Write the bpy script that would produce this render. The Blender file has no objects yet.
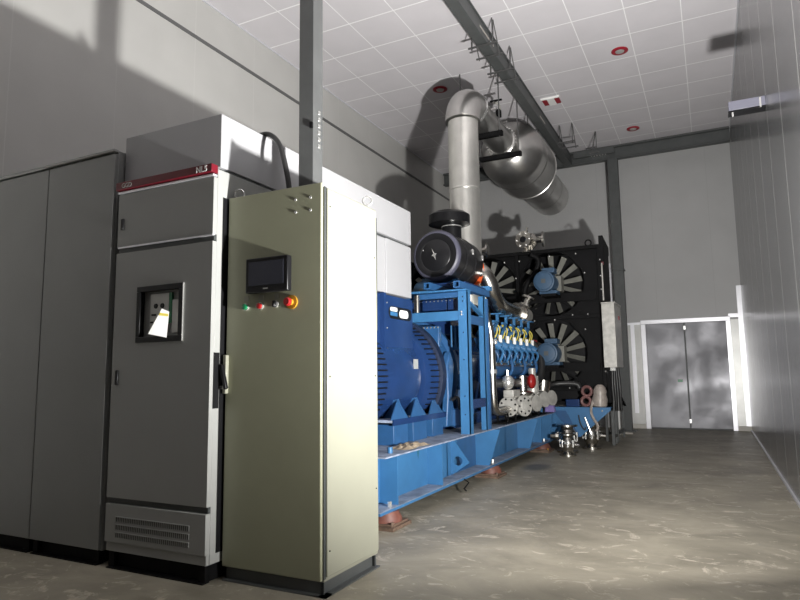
import bpy, math, random
from mathutils import Vector, Matrix
random.seed(7)
PI = math.pi
C = bpy.context.scene.collection

# ------------------------------------------------------------------ materials
def mat(name, col, rough=.5, metal=0., var=.06, scale=6., bump=0., spec=.5, emit=0.):
    m = bpy.data.materials.new(name); m.use_nodes = True
    nt = m.node_tree; n = nt.nodes; b = n['Principled BSDF']
    b.inputs['Roughness'].default_value = rough; b.inputs['Metallic'].default_value = metal
    b.inputs['Specular IOR Level'].default_value = spec
    tc = n.new('ShaderNodeTexCoord'); nz = n.new('ShaderNodeTexNoise')
    nz.inputs['Scale'].default_value = scale; nz.inputs['Detail'].default_value = 5
    nt.links.new(tc.outputs['Object'], nz.inputs['Vector'])
    cr = n.new('ShaderNodeValToRGB')
    cr.color_ramp.elements[0].position = .3; cr.color_ramp.elements[1].position = .7
    cr.color_ramp.elements[0].color = [max(0, c*(1-var)) for c in col] + [1]
    cr.color_ramp.elements[1].color = [min(1, c*(1+var)) for c in col] + [1]
    nt.links.new(nz.outputs['Fac'], cr.inputs['Fac']); nt.links.new(cr.outputs['Color'], b.inputs['Base Color'])
    if bump:
        bp = n.new('ShaderNodeBump'); bp.inputs['Strength'].default_value = bump; bp.inputs['Distance'].default_value = .01
        nt.links.new(nz.outputs['Fac'], bp.inputs['Height']); nt.links.new(bp.outputs['Normal'], b.inputs['Normal'])
    if emit:
        b.inputs['Emission Color'].default_value = list(col)+[1]; b.inputs['Emission Strength'].default_value = emit
    return m

def lin(r, g, b):
    f = lambda c: ((c/255+.055)/1.055)**2.4 if c > 10 else c/255/12.92
    return (f(r), f(g), f(b))

def lined(name, base, line, specs, rough=.5, metal=0., var=.04, lrough=None):
    """panel material with joint lines; specs = [(axis, offset, period, width)] in world metres"""
    m = mat(name, base, rough, metal, var, 1.5)
    nt = m.node_tree; n = nt.nodes; b = n['Principled BSDF']
    g = n.new('ShaderNodeNewGeometry'); s = n.new('ShaderNodeSeparateXYZ'); nt.links.new(g.outputs['Position'], s.inputs[0])
    prev = None
    def M(op, a, bb, clamp=False):
        q = n.new('ShaderNodeMath'); q.operation = op; q.use_clamp = clamp
        for i, v in enumerate((a, bb)):
            if isinstance(v, (int, float)): q.inputs[i].default_value = v
            elif v is not None: nt.links.new(v, q.inputs[i])
        return q.outputs[0]
    for ax, off, per, w in specs:
        t = M('DIVIDE', M('SUBTRACT', s.outputs[ax], off), per)
        d = M('ABSOLUTE', M('SUBTRACT', M('FRACT', M('ADD', t, 100.5), None), .5), None)
        k = M('LESS_THAN', d, w/per/2)
        prev = k if prev is None else M('MAXIMUM', prev, k)
    mx = n.new('ShaderNodeMix'); mx.data_type = 'RGBA'
    nt.links.new(prev, mx.inputs[0])
    nt.links.new(n['Color Ramp'].outputs['Color'], mx.inputs[6]); mx.inputs[7].default_value = list(line)+[1]
    nt.links.new(mx.outputs[2], b.inputs['Base Color'])
    return m

def floor_mat():
    m = mat('concrete', (.3, .29, .27), .5, 0, .2, 9, .35)
    nt = m.node_tree; n = nt.nodes; b = n['Principled BSDF']
    tc = n['Texture Coordinate']
    mp = n.new('ShaderNodeMapping'); mp.inputs['Scale'].default_value = (1.2, 1.7, 1); mp.inputs['Rotation'].default_value = (0, 0, .5)
    nt.links.new(tc.outputs['Object'], mp.inputs[0])
    def noise(sc, det, rg, dist=0.):
        q = n.new('ShaderNodeTexNoise'); q.inputs['Scale'].default_value = sc; q.inputs['Detail'].default_value = det
        q.inputs['Roughness'].default_value = rg; q.inputs['Distortion'].default_value = dist
        nt.links.new(mp.outputs[0], q.inputs['Vector']); return q
    def ramp(src, els):
        r = n.new('ShaderNodeValToRGB'); e = r.color_ramp.elements
        e[0].position, e[0].color = els[0][0], list(els[0][1])+[1]
        e[1].position, e[1].color = els[1][0], list(els[1][1])+[1]
        for p, c in els[2:]:
            x = e.new(p); x.color = list(c)+[1]
        nt.links.new(src, r.inputs[0]); return r
    a = ramp(noise(1.1, 9, .62, .6).outputs['Fac'], [(.28, (.165, .15, .115)), (.72, (.37, .335, .265))])
    s1 = ramp(noise(3.2, 8, .7, 1.6).outputs['Fac'], [(.56, (0, 0, 0)), (.66, (1, 1, 1))])
    s2 = ramp(noise(5, 10, .75, 2.5).outputs['Fac'], [(.26, (1, 1, 1)), (.36, (0, 0, 0))])
    m1 = n.new('ShaderNodeMix'); m1.data_type = 'RGBA'
    ml = n.new('ShaderNodeMath'); ml.operation = 'MULTIPLY'; ml.inputs[1].default_value = .75; nt.links.new(s1.outputs[0], ml.inputs[0])
    nt.links.new(ml.outputs[0], m1.inputs[0]); nt.links.new(a.outputs[0], m1.inputs[6]); m1.inputs[7].default_value = (.58, .52, .43, 1)
    m2 = n.new('ShaderNodeMix'); m2.data_type = 'RGBA'
    ml2 = n.new('ShaderNodeMath'); ml2.operation = 'MULTIPLY'; ml2.inputs[1].default_value = .6; nt.links.new(s2.outputs[0], ml2.inputs[0])
    nt.links.new(ml2.outputs[0], m2.inputs[0]); nt.links.new(m1.outputs[2], m2.inputs[6]); m2.inputs[7].default_value = (.12, .115, .1, 1)
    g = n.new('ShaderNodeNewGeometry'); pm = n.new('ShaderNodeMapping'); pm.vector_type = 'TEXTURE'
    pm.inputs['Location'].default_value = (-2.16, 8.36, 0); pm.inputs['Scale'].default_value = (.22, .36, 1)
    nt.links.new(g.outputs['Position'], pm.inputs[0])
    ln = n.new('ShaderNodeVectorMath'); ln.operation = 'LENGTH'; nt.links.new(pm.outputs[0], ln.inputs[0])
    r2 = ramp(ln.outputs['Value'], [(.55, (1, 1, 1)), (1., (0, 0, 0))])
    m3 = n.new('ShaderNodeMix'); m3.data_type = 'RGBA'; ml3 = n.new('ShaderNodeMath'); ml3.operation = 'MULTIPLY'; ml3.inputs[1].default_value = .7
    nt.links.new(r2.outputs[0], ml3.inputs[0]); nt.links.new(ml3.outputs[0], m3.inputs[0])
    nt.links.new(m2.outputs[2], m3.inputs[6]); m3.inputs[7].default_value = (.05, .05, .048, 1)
    nt.links.new(m3.outputs[2], b.inputs['Base Color'])
    return m

def smear_mat(name, base, rough, metal):
    """sheet metal whose gloss is patchy"""
    m = mat(name, base, rough, metal, .12, 1.3)
    nt = m.node_tree; n = nt.nodes; b = n['Principled BSDF']
    q = n.new('ShaderNodeTexNoise'); q.inputs['Scale'].default_value = 1.6; q.inputs['Detail'].default_value = 6
    nt.links.new(n['Texture Coordinate'].outputs['Object'], q.inputs['Vector'])
    r = n.new('ShaderNodeMapRange'); r.inputs[1].default_value = .35; r.inputs[2].default_value = .65
    r.inputs[3].default_value = rough*.7; r.inputs[4].default_value = rough*1.2
    nt.links.new(q.outputs['Fac'], r.inputs[0]); nt.links.new(r.outputs[0], b.inputs['Roughness'])
    bp = n.new('ShaderNodeBump'); bp.inputs['Strength'].default_value = .08; bp.inputs['Distance'].default_value = .02
    nt.links.new(q.outputs['Fac'], bp.inputs['Height']); nt.links.new(bp.outputs['Normal'], b.inputs['Normal'])
    return m

CEIL = 6.2; XR = .64; XL = -5.71; YB = 14.7; YF = -5.0
M_ = dict(
    floor=floor_mat(),
    ceil=lined('ceiling_panels', (.70, .675, .70), (.97, .96, .97), [(0, XR, .7055, .014), (1, 6.386, .718, .022)], .5),
    wallL=lined('wall_panels_left', (.53, .525, .505), (.57, .565, .545), [(1, 3.3, 1.15, .01)], .55),
    wallB=lined('wall_panels_back', (.46, .46, .46), (.41, .41, .41), [(0, -1.0, 1.15, .008)], .5),
    wallR=lined('wall_panels_right', (.25, .25, .255), (.8, .8, .78), [(1, 4.72, 1.05, .03)], .22, .45),
    wallF=mat('wall_front_paint', (.12, .12, .12), .6),
    alu=mat('aluminium_trim', (.78, .78, .82), .35, .5, .05),
    alusheet=mat('lower_wall_sheet', (.42, .42, .41), .38, .6, .12, 3),
    skirt=mat('pale_skirting', (.62, .6, .55), .5),
    door=smear_mat('door_steel', (.22, .22, .235), .5, .7),
    steelgrey=mat('dark_grey_paint', (.075, .08, .08), .5, 0, .1, 8),
    colgrey=mat('column_grey_paint', (.085, .088, .088), .5, 0, .1, 8),
    trimdark=mat('dark_joint', (.12, .12, .12), .6),
    cabgrey=mat('cabinet_grey_white', (.30, .305, .295), .4, 0, .02, 3),
    white=mat('cabinet_white', (.36, .36, .372), .4, 0, .02, 3),
    cream=mat('cabinet_cream', (.265, .265, .21), .4, 0, .03, 3),
    creamdoor=mat('cabinet_cream_door', (.29, .295, .205), .42, 0, .04, 3),
    red=mat('dark_red_band', (.13, .004, .012), .4),
    rail=mat('panel_gap_grey', (.05, .055, .055), .4),
    black=mat('black_plastic', (.007, .007, .008), .35, spec=.3),
    blackm=mat('black_paint', (.005, .005, .0055), .6, 0, .2, spec=.12),
    cleaner=mat('black_filter_housing', (.012, .012, .0135), .3, .1, spec=.4),
    ringpl=mat('grey_violet_rim', (.07, .07, .10), .45),
    screen=mat('dark_screen', (.03, .032, .045), .2),
    blue=mat('engine_blue', (.022, .085, .21), .42, 0, .1, 10),
    blueL=mat('bright_blue_paint', (.038, .145, .31), .42, 0, .08, 6),
    blueD=mat('deep_blue_paint', (.011, .033, .11), .26, 0, .1, 5),
    motorblue=mat('fan_motor_blue', (.035, .078, .14), .45),
    deckgrey=mat('dusty_blue_deck', (.24, .28, .36), .6, 0, .35, 9),
    inox=mat('stainless_steel', (.52, .50, .46), .24, 1., .12, 7),
    galv=mat('insulation_cladding', (.60, .59, .57), .3, .95, .1, 3, .12),
    galvM=mat('pipe_cladding', (.70, .69, .65), .30, .8, .12, 3, .1),
    cast=mat('cast_aluminium', (.46, .45, .42), .38, .3, .2, 12),
    fan=mat('fan_blade_grey', (.17, .17, .15), .5, 0, .15, 8),
    bolt=mat('bright_bolt', (.85, .85, .83), .25, .8),
    hose=mat('black_rubber_hose', (.02, .02, .02), .4),
    yellow=mat('yellow_cable', (.65, .55, .10), .5),
    redp=mat('bright_red_paint', (.28, .012, .012), .35),
    orange=mat('orange_red', (.75, .12, .03), .4),
    green=mat('green_button', (.01, .16, .06), .3),
    amber=mat('amber_yellow', (.36, .18, .012), .4),
    rust=mat('red_brown_primer', (.15, .055, .04), .55, 0, .25, 14),
    rustD=mat('dusty_brown_steel', (.13, .085, .06), .6, 0, .4, 20),
    paper=mat('white_paper', (.88, .88, .86), .7, 0, .02),
    navy=mat('dark_navy_rim', (.006, .014, .04), .5), cabdark=mat('plain_grey_enamel', (.235, .24, .235), .35, 0, .04, 2), rag=mat('tan_cloth', (.30, .24, .17), .8, 0, .4, 18, .5), teal=mat('dried_teal_paint', (.02, .11, .16), .5),
    bag=mat('clear_wrap', (.33, .29, .26), .35, 0, .25, 14, .6),
    pink=mat('pinkish_primer', (.18, .085, .08), .5),
    violet=mat('violet_plastic', (.22, .17, .42), .4),
    bracket=mat('galvanised_rod', (.10, .10, .10), .45, .3),
    lampgrey=mat('lavender_grey', (.13, .13, .165), .4),
    ringred=mat('detector_red_ring', (.32, .015, .03), .4),
    tag=mat('engraved_plate', (.5, .5, .48), .4, .4),
    wood=mat('pale_plank', (.45, .42, .38), .6),
)

# ------------------------------------------------------------------ mesh builder
class MB:
    def __init__(s): s.v = []; s.f = []
    def add(s, vs, fs):
        n = len(s.v); s.v += [tuple(v) for v in vs]; s.f += [tuple(i+n for i in f) for f in fs]; return s
    def box(s, x0, x1, y0, y1, z0, z1, M=None):
        vs = [(x, y, z) for x in (x0, x1) for y in (y0, y1) for z in (z0, z1)]
        if M is not None: vs = [M @ Vector(v) for v in vs]
        return s.add(vs, [(0, 1, 3, 2), (4, 6, 7, 5), (0, 4, 5, 1), (2, 3, 7, 6), (0, 2, 6, 4), (1, 5, 7, 3)])
    def prism(s, poly, axis, a, b):
        """poly of 2D points extruded along axis ('x': poly=(y,z); 'y': poly=(x,z); 'z': poly=(x,y))"""
        def P(p, t): return {'x': (t, p[0], p[1]), 'y': (p[0], t, p[1]), 'z': (p[0], p[1], t)}[axis]
        n = len(poly)
        vs = [P(p, a) for p in poly]+[P(p, b) for p in poly]
        fs = [tuple(range(n)), tuple(range(2*n-1, n-1, -1))]+[(i, (i+1) % n, (i+1) % n+n, i+n) for i in range(n)]
        return s.add(vs, fs)
    def frame(s, d):
        d = Vector(d).normalized(); u = Vector((0, 0, 1)) if abs(d.z) < .95 else Vector((1, 0, 0))
        a = d.cross(u).normalized(); return a, a.cross(d).normalized(), d
    def bar(s, p, q, w, h=None):
        h = h or w; p = Vector(p); q = Vector(q); a, b, d = s.frame(q-p)
        vs = [c + a*(sx*w/2) + b*(sy*h/2) for c in (p, q) for sx, sy in ((-1, -1), (1, -1), (1, 1), (-1, 1))]
        return s.add(vs, [(3, 2, 1, 0), (4, 5, 6, 7)]+[(i, (i+1) % 4, (i+1) % 4+4, i+4) for i in range(4)])
    def lathe(s, p, d, prof, n=32):
        """prof = [(t along d, r)] from p"""
        p = Vector(p); a, b, d = s.frame(d); vs = []; fs = []; k = len(prof)
        for t, r in prof:
            for i in range(n):
                th = 2*PI*i/n; vs.append(p+d*t+(a*math.cos(th)+b*math.sin(th))*max(r, 1e-4))
        for j in range(k-1):
            for i in range(n): fs.append((j*n+i, j*n+(i+1) % n, (j+1)*n+(i+1) % n, (j+1)*n+i))
        fs.append(tuple(range(n-1, -1, -1))); fs.append(tuple((k-1)*n+i for i in range(n)))
        return s.add(vs, fs)
    def cyl(s, p, q, r, n=24, r2=None):
        p = Vector(p); q = Vector(q); L = (q-p).length
        return s.lathe(p, q-p, [(0, r), (L, r if r2 is None else r2)], n)
    def tube(s, pts, r, n=16, smooth=0):
        P = [Vector(p) for p in pts]
        for _ in range(smooth):
            Q = [P[0]]
            for i in range(len(P)-1): Q += [P[i]*.75+P[i+1]*.25, P[i]*.25+P[i+1]*.75]
            P = Q+[P[-1]]
        T = []
        for i in range(len(P)):
            a = P[min(i+1, len(P)-1)]-P[max(i-1, 0)]; T.append(a.normalized())
        a, b, _ = s.frame(T[0]); vs = []; fs = []
        for i, p in enumerate(P):
            if i:
                ax = T[i-1].cross(T[i]); an = T[i-1].angle(T[i])
                if ax.length > 1e-6 and an > 1e-5:
                    R = Matrix.Rotation(an, 3, ax.normalized()); a = R @ a; b = R @ b
            for k in range(n):
                th = 2*PI*k/n; vs.append(p+(a*math.cos(th)+b*math.sin(th))*r)
        for i in range(len(P)-1):
            for k in range(n): fs.append((i*n+k, i*n+(k+1) % n, (i+1)*n+(k+1) % n, (i+1)*n+k))
        fs.append(tuple(range(n-1, -1, -1))); fs.append(tuple((len(P)-1)*n+k for k in range(n)))
        return s.add(vs, fs)
    def ball(s, c, rx, ry=None, rz=None, n=16):
        ry = ry or rx; rz = rz or rx; vs = []; fs = []; m = n//2
        for j in range(m+1):
            ph = PI*j/m
            for i in range(n):
                th = 2*PI*i/n
                vs.append((c[0]+rx*math.sin(ph)*math.cos(th), c[1]+ry*math.sin(ph)*math.sin(th), c[2]+rz*math.cos(ph)+(1e-5 if j == 0 else 0)))
        for j in range(m):
            for i in range(n): fs.append((j*n+i, (j+1)*n+i, (j+1)*n+(i+1) % n, j*n+(i+1) % n))
        return s.add(vs, fs)
    def holed(s, outer, c, r, axis, a, b, n=32):
        """plate with a round hole: outer convex polygon (2D), hole centre c radius r, extruded a..b along axis"""
        def P(p, t): return {'x': (t, p[0], p[1]), 'y': (p[0], t, p[1]), 'z': (p[0], p[1], t)}[axis]
        def hit(th):
            dx, dy = math.cos(th), math.sin(th); best = 1e9
            m = len(outer)
            for i in range(m):
                (x1, y1), (x2, y2) = outer[i], outer[(i+1) % m]
                ex, ey = x2-x1, y2-y1; den = dx*ey-dy*ex
                if abs(den) < 1e-9: continue
                t = ((x1-c[0])*ey-(y1-c[1])*ex)/den; u = ((x1-c[0])*dy-(y1-c[1])*dx)/den
                if t > 0 and -1e-6 <= u <= 1+1e-6: best = min(best, t)
            return (c[0]+dx*best, c[1]+dy*best)
        ths = sorted([2*PI*i/n for i in range(n)]+[math.atan2(p[1]-c[1], p[0]-c[0]) % (2*PI) for p in outer])
        k = len(ths); I = [(c[0]+r*math.cos(t), c[1]+r*math.sin(t)) for t in ths]; O = [hit(t) for t in ths]
        vs = [P(p, a) for p in I]+[P(p, a) for p in O]+[P(p, b) for p in I]+[P(p, b) for p in O]; fs = []
        for i in range(k):
            j = (i+1) % k
            fs += [(i, j, k+j, k+i), (2*k+i, 3*k+i, 3*k+j, 2*k+j), (i, 2*k+i, 2*k+j, j), (k+i, k+j, 3*k+j, 3*k+i)]
        return s.add(vs, fs)
    def build(s, name, m, parent=None, bevel=0., at=None, angle=40):
        root = parent
        off = Vector((0, 0, 0))
        if parent is not None:
            off = Vector(parent.get('_o', (0, 0, 0)))
        elif at is not None: off = Vector(at)
        else:
            xs = [v[0] for v in s.v]; ys = [v[1] for v in s.v]; zs = [v[2] for v in s.v]
            off = Vector(((min(xs)+max(xs))/2, (min(ys)+max(ys))/2, min(zs)))
        me = bpy.data.meshes.new(name)
        me.from_pydata([tuple(Vector(v)-off) for v in s.v], [], s.f)
        me.validate(); me.update()
        import bmesh
        bm = bmesh.new(); bm.from_mesh(me); bmesh.ops.recalc_face_normals(bm, faces=bm.faces[:]); bm.to_mesh(me); bm.free()
        me.shade_smooth(); me.set_sharp_from_angle(angle=math.radians(angle))
        me.materials.append(M_[m] if isinstance(m, str) else m)
        o = bpy.data.objects.new(name, me); C.objects.link(o)
        if parent is not None: o.parent = parent
        else: o.location = off
        o['_o'] = tuple(off)
        if bevel:
            bv = o.modifiers.new('bevel', 'BEVEL'); bv.width = bevel; bv.segments = 2; bv.limit_method = 'ANGLE'; bv.angle_limit = math.radians(50)
        return o

def thing(name, label, cat, loc, group=None):
    o = bpy.data.objects.new(name, None); C.objects.link(o); o.empty_display_size = .1
    o.location = loc; o['_o'] = tuple(loc); o['label'] = label; o['category'] = cat
    if group: o['group'] = group
    return o
def tag(o, label, cat, group=None):
    o['label'] = label; o['category'] = cat
    if group: o['group'] = group
    return o
def struct(o, label=None):
    o['kind'] = 'structure'
    if label: o['label'] = label
    return o
def copy_tree(o, parent=None):
    c = o.copy(); C.objects.link(c)
    if parent is not None: c.parent = parent
    for ch in list(o.children): copy_tree(ch, c)
    return c
def text_part(name, txt, size, m, parent, X, rot=(PI/2, 0, 0), depth=.001, bold=0.):
    cu = bpy.data.curves.new(name, 'FONT'); cu.body = txt; cu.size = size; cu.extrude = depth; cu.offset = bold
    t = bpy.data.objects.new(name, cu); C.objects.link(t)
    dg = bpy.context.evaluated_depsgraph_get()
    me = bpy.data.meshes.new_from_object(t.evaluated_get(dg)); bpy.data.objects.remove(t)
    me.materials.clear(); me.materials.append(M_[m])
    o = bpy.data.objects.new(name, me); C.objects.link(o); o.parent = parent
    o.location = Vector(X)-Vector(parent['_o']); o.rotation_euler = rot
    return o

# ------------------------------------------------------------------ room shell
struct(MB().box(XL-.2, XR+.2, YF-.2, YB+.2, -.2, 0).build('floor', 'floor'), 'grey worn concrete floor')
struct(MB().box(XL-.2, XR+.2, YF-.2, YB+.2, CEIL, CEIL+.2).build('ceiling', 'ceil'), 'ceiling of square metal panels')
struct(MB().box(XL-.2, XL, YF, YB, 0, CEIL).build('wall_left', 'wallL'))
struct(MB().box(XR, XR+.2, YF, YB, 0, CEIL).build('wall_right', 'wallR'))
struct(MB().box(XL-.2, XR+.2, YB, YB+.2, 0, CEIL).build('wall_back', 'wallB'))
struct(MB().box(XL-.2, XR+.2, YF-.2, YF, 0, CEIL).build('wall_front', 'wallF'))
struct(MB().box(XL, XL+.012, YF, YB, 5.60, 5.645).build('trim_1', 'trimdark'), 'dark horizontal joint on left wall')
# back wall lower cladding and aluminium trims
struct(MB().box(-1.98, -1.29, YB-.012, YB, .1, 2.27).box(.34, XR, YB-.012, YB, .1, 2.30).build('wall_back_lower', 'alusheet'))
TR = [(-1.98, -1.33, YB-.03, YB, 2.27, 2.32), (.37, XR, YB-.03, YB, 2.34, 2.42),
      (-1.58, -1.50, YB-.04, YB-.012, .33, 2.27), (XR-.09, XR, YB-.05, YB-.012, .1, 3.0)]
for i, b in enumerate(TR): struct(MB().box(*b).build('trim_%d' % (i+2), 'alu'), 'bright aluminium trim on back wall')
struct(MB().box(-1.98, -1.92, YB-.05, YB, 2.32, 3.7).build('trim_6', 'alu'))
struct(MB().box(-1.98, -1.35, YB-.03, YB, 0, .1).box(.36, XR, YB-.03, YB, 0, .1).build('baseboard_back', 'skirt'))
struct(MB().box(XR-.02, XR, YF, YB, 0, .03).build('baseboard_right', 'alu'))
struct(MB().box(XR-.02, XR, YF, YB, CEIL-.03, CEIL).build('trim_8', 'alu'))
struct(MB().box(XL, XL+.02, YF, YB, CEIL-.02, CEIL).build('trim_9', 'alu'))

dr = bpy.data.objects.new('door_1', None); C.objects.link(dr); dr.location = (-.5, YB, 0); dr['_o'] = (-.5, YB, 0); dr['kind'] = 'structure'
dr['label'] = 'double leaf grey steel door in aluminium frame'
MB().box(-1.36, -1.26, YB-.07, YB, 0, 2.27).box(.31, .40, YB-.07, YB, 0, 2.29).build('jamb', 'alu', dr, .004)
MB().box(-1.36, .40, YB-.08, YB, 2.27, 2.36).build('door_head', 'alu', dr, .004)
lf = MB().box(-1.26, -.49, YB-.03, YB-.0, .03, 2.27).build('door_leaf', 'door', dr, .004)
MB().box(-.68, -.58, YB-.045, YB-.03, 1.0, 1.06).build('handle', 'green', lf)
MB().box(-.48, .31, YB-.03, YB-.0, .03, 2.27).build('door_leaf', 'door', dr, .004)
MB().box(-.50, -.47, YB-.045, YB-.03, .03, 2.27).build('meeting_strip', 'steelgrey', dr)
MB().box(-.50, -.46, YB-.06, YB-.045, 2.12, 2.2).build('latch', 'bolt', dr)
MB().box(-.50, -.46, YB-.06, YB-.045, .14, .22).build('latch', 'bolt', dr)
MB().box(-1.26, .31, YB-.04, YB, 0, .03).build('threshold', 'steelgrey', dr)

# ------------------------------------------------------------------ steel frame of the building
def ibeam_y(b, x0, x1, y0, y1, z0, z1, t=.015):
    xm = (x0+x1)/2
    return b.box(x0, x1, y0, y1, z0, z0+t).box(x0, x1, y0, y1, z1-t, z1).box(xm-t/2, xm+t/2, y0, y1, z0+t, z1-t)
t = thing('roof_beam', 'long dark grey steel beam running lengthwise under the ceiling', 'beam', (-2.6, 10, 5.85))
MB().box(-2.69, -2.53, YF, 13.82, 5.85, 6.05).build('beam_body', 'steelgrey', t, .006)
MB().box(-2.71, -2.51, YF, 13.82, 6.05, 6.065).build('top_flange', 'steelgrey', t)
MB().box(-2.529, -2.526, 7.6, 8.2, 5.93, 5.96).build('marking_label', 'wood', t)
MB().box(-2.529, -2.526, 10.9, 11.3, 5.90, 5.93).build('marking_label', 'wood', t)
t = thing('cross_beam', 'dark grey steel beam crossing the room along the back wall', 'beam', (-2.5, 13.9, 5.9))
MB().box(XL+.01, XR-.01, 13.9, 14.06, 5.90, 5.92).box(XL+.01, XR-.01, 13.9, 14.06, 6.16, CEIL-.002).box(XL+.01, XR-.01, 13.97, 13.99, 5.92, 6.16).build('web', 'steelgrey', t)
MB().box(-2.5, -1.62, 13.84, 13.9, 6.02, 6.17).build('splice_plate', 'steelgrey', t, .004)
for i in range(6): MB().cyl((-2.10+i*.06, 13.83, 6.0), (-2.10+i*.06, 13.97, 6.0), .011, 8).build('bolt', 'bolt', t)
t = thing('steel_column', 'dark grey steel column at the far end behind the radiator', 'column', (-1.68, 13.97, 0))
MB().box(-1.78, -1.57, 13.88, 14.06, 0.015, 5.90).build('shaft', 'steelgrey', t, .006)
MB().box(-1.86, -1.49, 13.82, 14.14, 0, .015).build('base_plate', 'steelgrey', t)
MB().box(-1.80, -1.55, 13.86, 14.08, 3.4, 3.43).build('joint_plate', 'steelgrey', t)
t = thing('cable_riser_post', 'grey steel channel post rising from the cream cabinet to the ceiling', 'post', (-2.48, 3.56, 2.40))
MB().box(-2.54, -2.42, 3.50, 3.512, 2.405, CEIL-.002).box(-2.54, -2.42, 3.608, 3.62, 2.405, CEIL-.002).box(-2.432, -2.42, 3.512, 3.608, 2.405, CEIL-.002).box(-2.54, -2.528, 3.512, 3.608, 2.405, CEIL-.002).build('shaft', 'colgrey', t)
MB().box(-2.56, -2.40, 3.48, 3.64, 2.402, 2.412).build('base_plate', 'colgrey', t)
for i in range(6): MB().box(-2.421, -2.411, 3.56, 3.585, 2.86+i*.05, 2.89+i*.05).build('bolt', 'bolt', t, .004)
MB().box(-2.44, -2.418, 3.485, 3.50, 2.99, 3.03).build('clip', 'blackm', t)
MB().box(-2.421, -2.405, 3.53, 3.56, 2.42, 2.52).build('clip', 'bolt', t, .004)

# ceiling items
def ceiling_lamp(x, y, label):
    t = thing('smoke_detector', label, 'smoke detector', (x, y, CEIL), 'round red rimmed ceiling units')
    MB().lathe((x, y, CEIL-.001), (0, 0, -1), [(0, .125), (.012, .125), (.02, .11), (.02, .075), (.006, .07)], 32).build('rim', 'ringred', t)
    MB().lathe((x, y, CEIL-.003), (0, 0, -1), [(0, .07), (.02, .065), (.03, .03)], 24).build('centre', 'tag', t)
ceiling_lamp(-.97, 9.70, 'red rimmed round ceiling unit nearest the camera at upper right')
ceiling_lamp(-1.14, 13.1, 'red rimmed round ceiling unit above the far cross beam')
ceiling_lamp(-3.95, 9.59, 'red rimmed round ceiling unit left of the exhaust elbow')
t = thing('ceiling_sign', 'small red and white rectangular unit on ceiling beside the lengthwise beam', 'sign', (-2.35, 10.9, CEIL))
MB().box(-2.47, -2.17, 10.85, 11.1, CEIL-.03, CEIL-.001).build('housing', 'ringred', t, .004)
MB().box(-2.38, -2.25, 10.83, 11.12, CEIL-.036, CEIL-.03).build('white_panel', 'paper', t)
MB().box(-2.49, -2.15, 10.82, 10.85, CEIL-.03, CEIL-.001).build('edge_strip', 'paper', t)

# wall fixture on the right
t = thing('wall_bracket', 'short lavender grey box fixture sticking out of the right wall', 'bracket', (.46, 6.85, 3.8))
MB().box(.315, XR-.001, 6.84, 6.95, 3.84, 3.935).build('body', 'lampgrey', t, .004)
MB().box(.31, XR-.001, 6.83, 6.96, 3.815, 3.83).build('lower_lip', 'black', t)
MB().box(.34, .355, 6.83, 6.84, 3.77, 3.82).build('end_clip', 'bolt', t)
MB().box(.585, .60, 6.82, 6.84, 3.82, 3.92).build('end_clip', 'bolt', t)

# ------------------------------------------------------------------ left cabinets
def plinth(t, x0, x1, y0, y1, h, m='colgrey'):
    b = MB().box(x0+.02, x1-.02, y0, y0+.06, 0, .008).box(x0+.02, x1-.02, y0+.05, y0+.058, .008, h)
    b.box(x0+.02, x0+.07, y0+.02, y1-.02, .008, h).box(x1-.07, x1-.02, y0+.02, y1-.02, .008, h).box(x0+.02, x1-.02, y1-.06, y1-.05, 0, h)
    return b.build('plinth', m, t)
Y1 = 2.95
def left_cab(x0, x1, label, handle=False):
    t = thing('switch_cabinet', label, 'cabinet', ((x0+x1)/2, Y1+.5, 0), 'plain tall cabinets at far left')
    plinth(t, x0, x1, Y1, Y1+1, .09, 'blackm')
    MB().box(x0, x1, Y1+.03, Y1+1., .09, 2.89).build('body', 'cabdark', t, .004)
    d = MB().box(x0+.002, x1-.002, Y1, Y1+.03, .10, 2.86).build('door', 'cabdark', t, .004)
    MB().box(x0, x1, Y1-.01, Y1+.03, 2.875, 2.895).build('top_strip', 'cabgrey', t, .003)
    if handle:
        MB().box(x1-.13, x1-.10, Y1-.03, Y1, 1.18, 1.30).build('handle', 'cabgrey', d, .006)
left_cab(-4.50+.0, -3.76, 'plain tall grey cabinet just left of the red banded cabinet')
left_cab(-5.35, -4.505, 'plain tall grey cabinet at the left edge of the picture', False)

# cab1
X0, X1 = -3.70, -2.81
t = thing('switchgear_cabinet', 'tall grey white cabinet with dark red band and black framed meter window', 'cabinet', (-3.25, 3.4, 0))
cab1 = t
plinth(t, X0, X1, Y1, 4., .11, 'blackm')
MB().box(X0+.005, X1-.005, Y1+.01, Y1+.035, .11, .168).build('base_band', 'cabgrey', t)
MB().box(X1-.001, X1+.004, Y1+.085, Y1+.45, .17, 2.42).build('side_dark_strip', 'black', t)  # thin black strip, darkens the cabinet side along the gap to its neighbour
MB().box(X0+.01, X1, Y1+.035, 4., .11, 2.60).build('body', 'cabgrey', t, .003)
rb = MB().box(X0, X1+.005, Y1-.03, Y1+.03, 2.565, 2.62).build('name_band', 'red', t, .003)
text_part('lettering', 'NL5', .055, 'paper', rb, (X1-.13, Y1-.031, 2.573), bold=.001)
text_part('lettering', 'GGD', .045, 'tag', rb, (X0+.06, Y1-.031, 2.576))
MB().box(X0, X1, Y1-.01, Y1+.03, 2.545, 2.557).build('bright_strip', 'alu', t)
ud = MB().box(X0, X1, Y1, Y1+.035, 2.16, 2.54).build('upper_door', 'cabgrey', t, .003)
MB().box(X0+.04, X0+.065, Y1-.012, Y1, 2.28, 2.36).build('door_lock', 'black', ud, .004)
MB().box(X0+.01, X1, Y1+.01, Y1+.035, 2.12, 2.155).build('cross_rail', 'rail', t)
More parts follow.
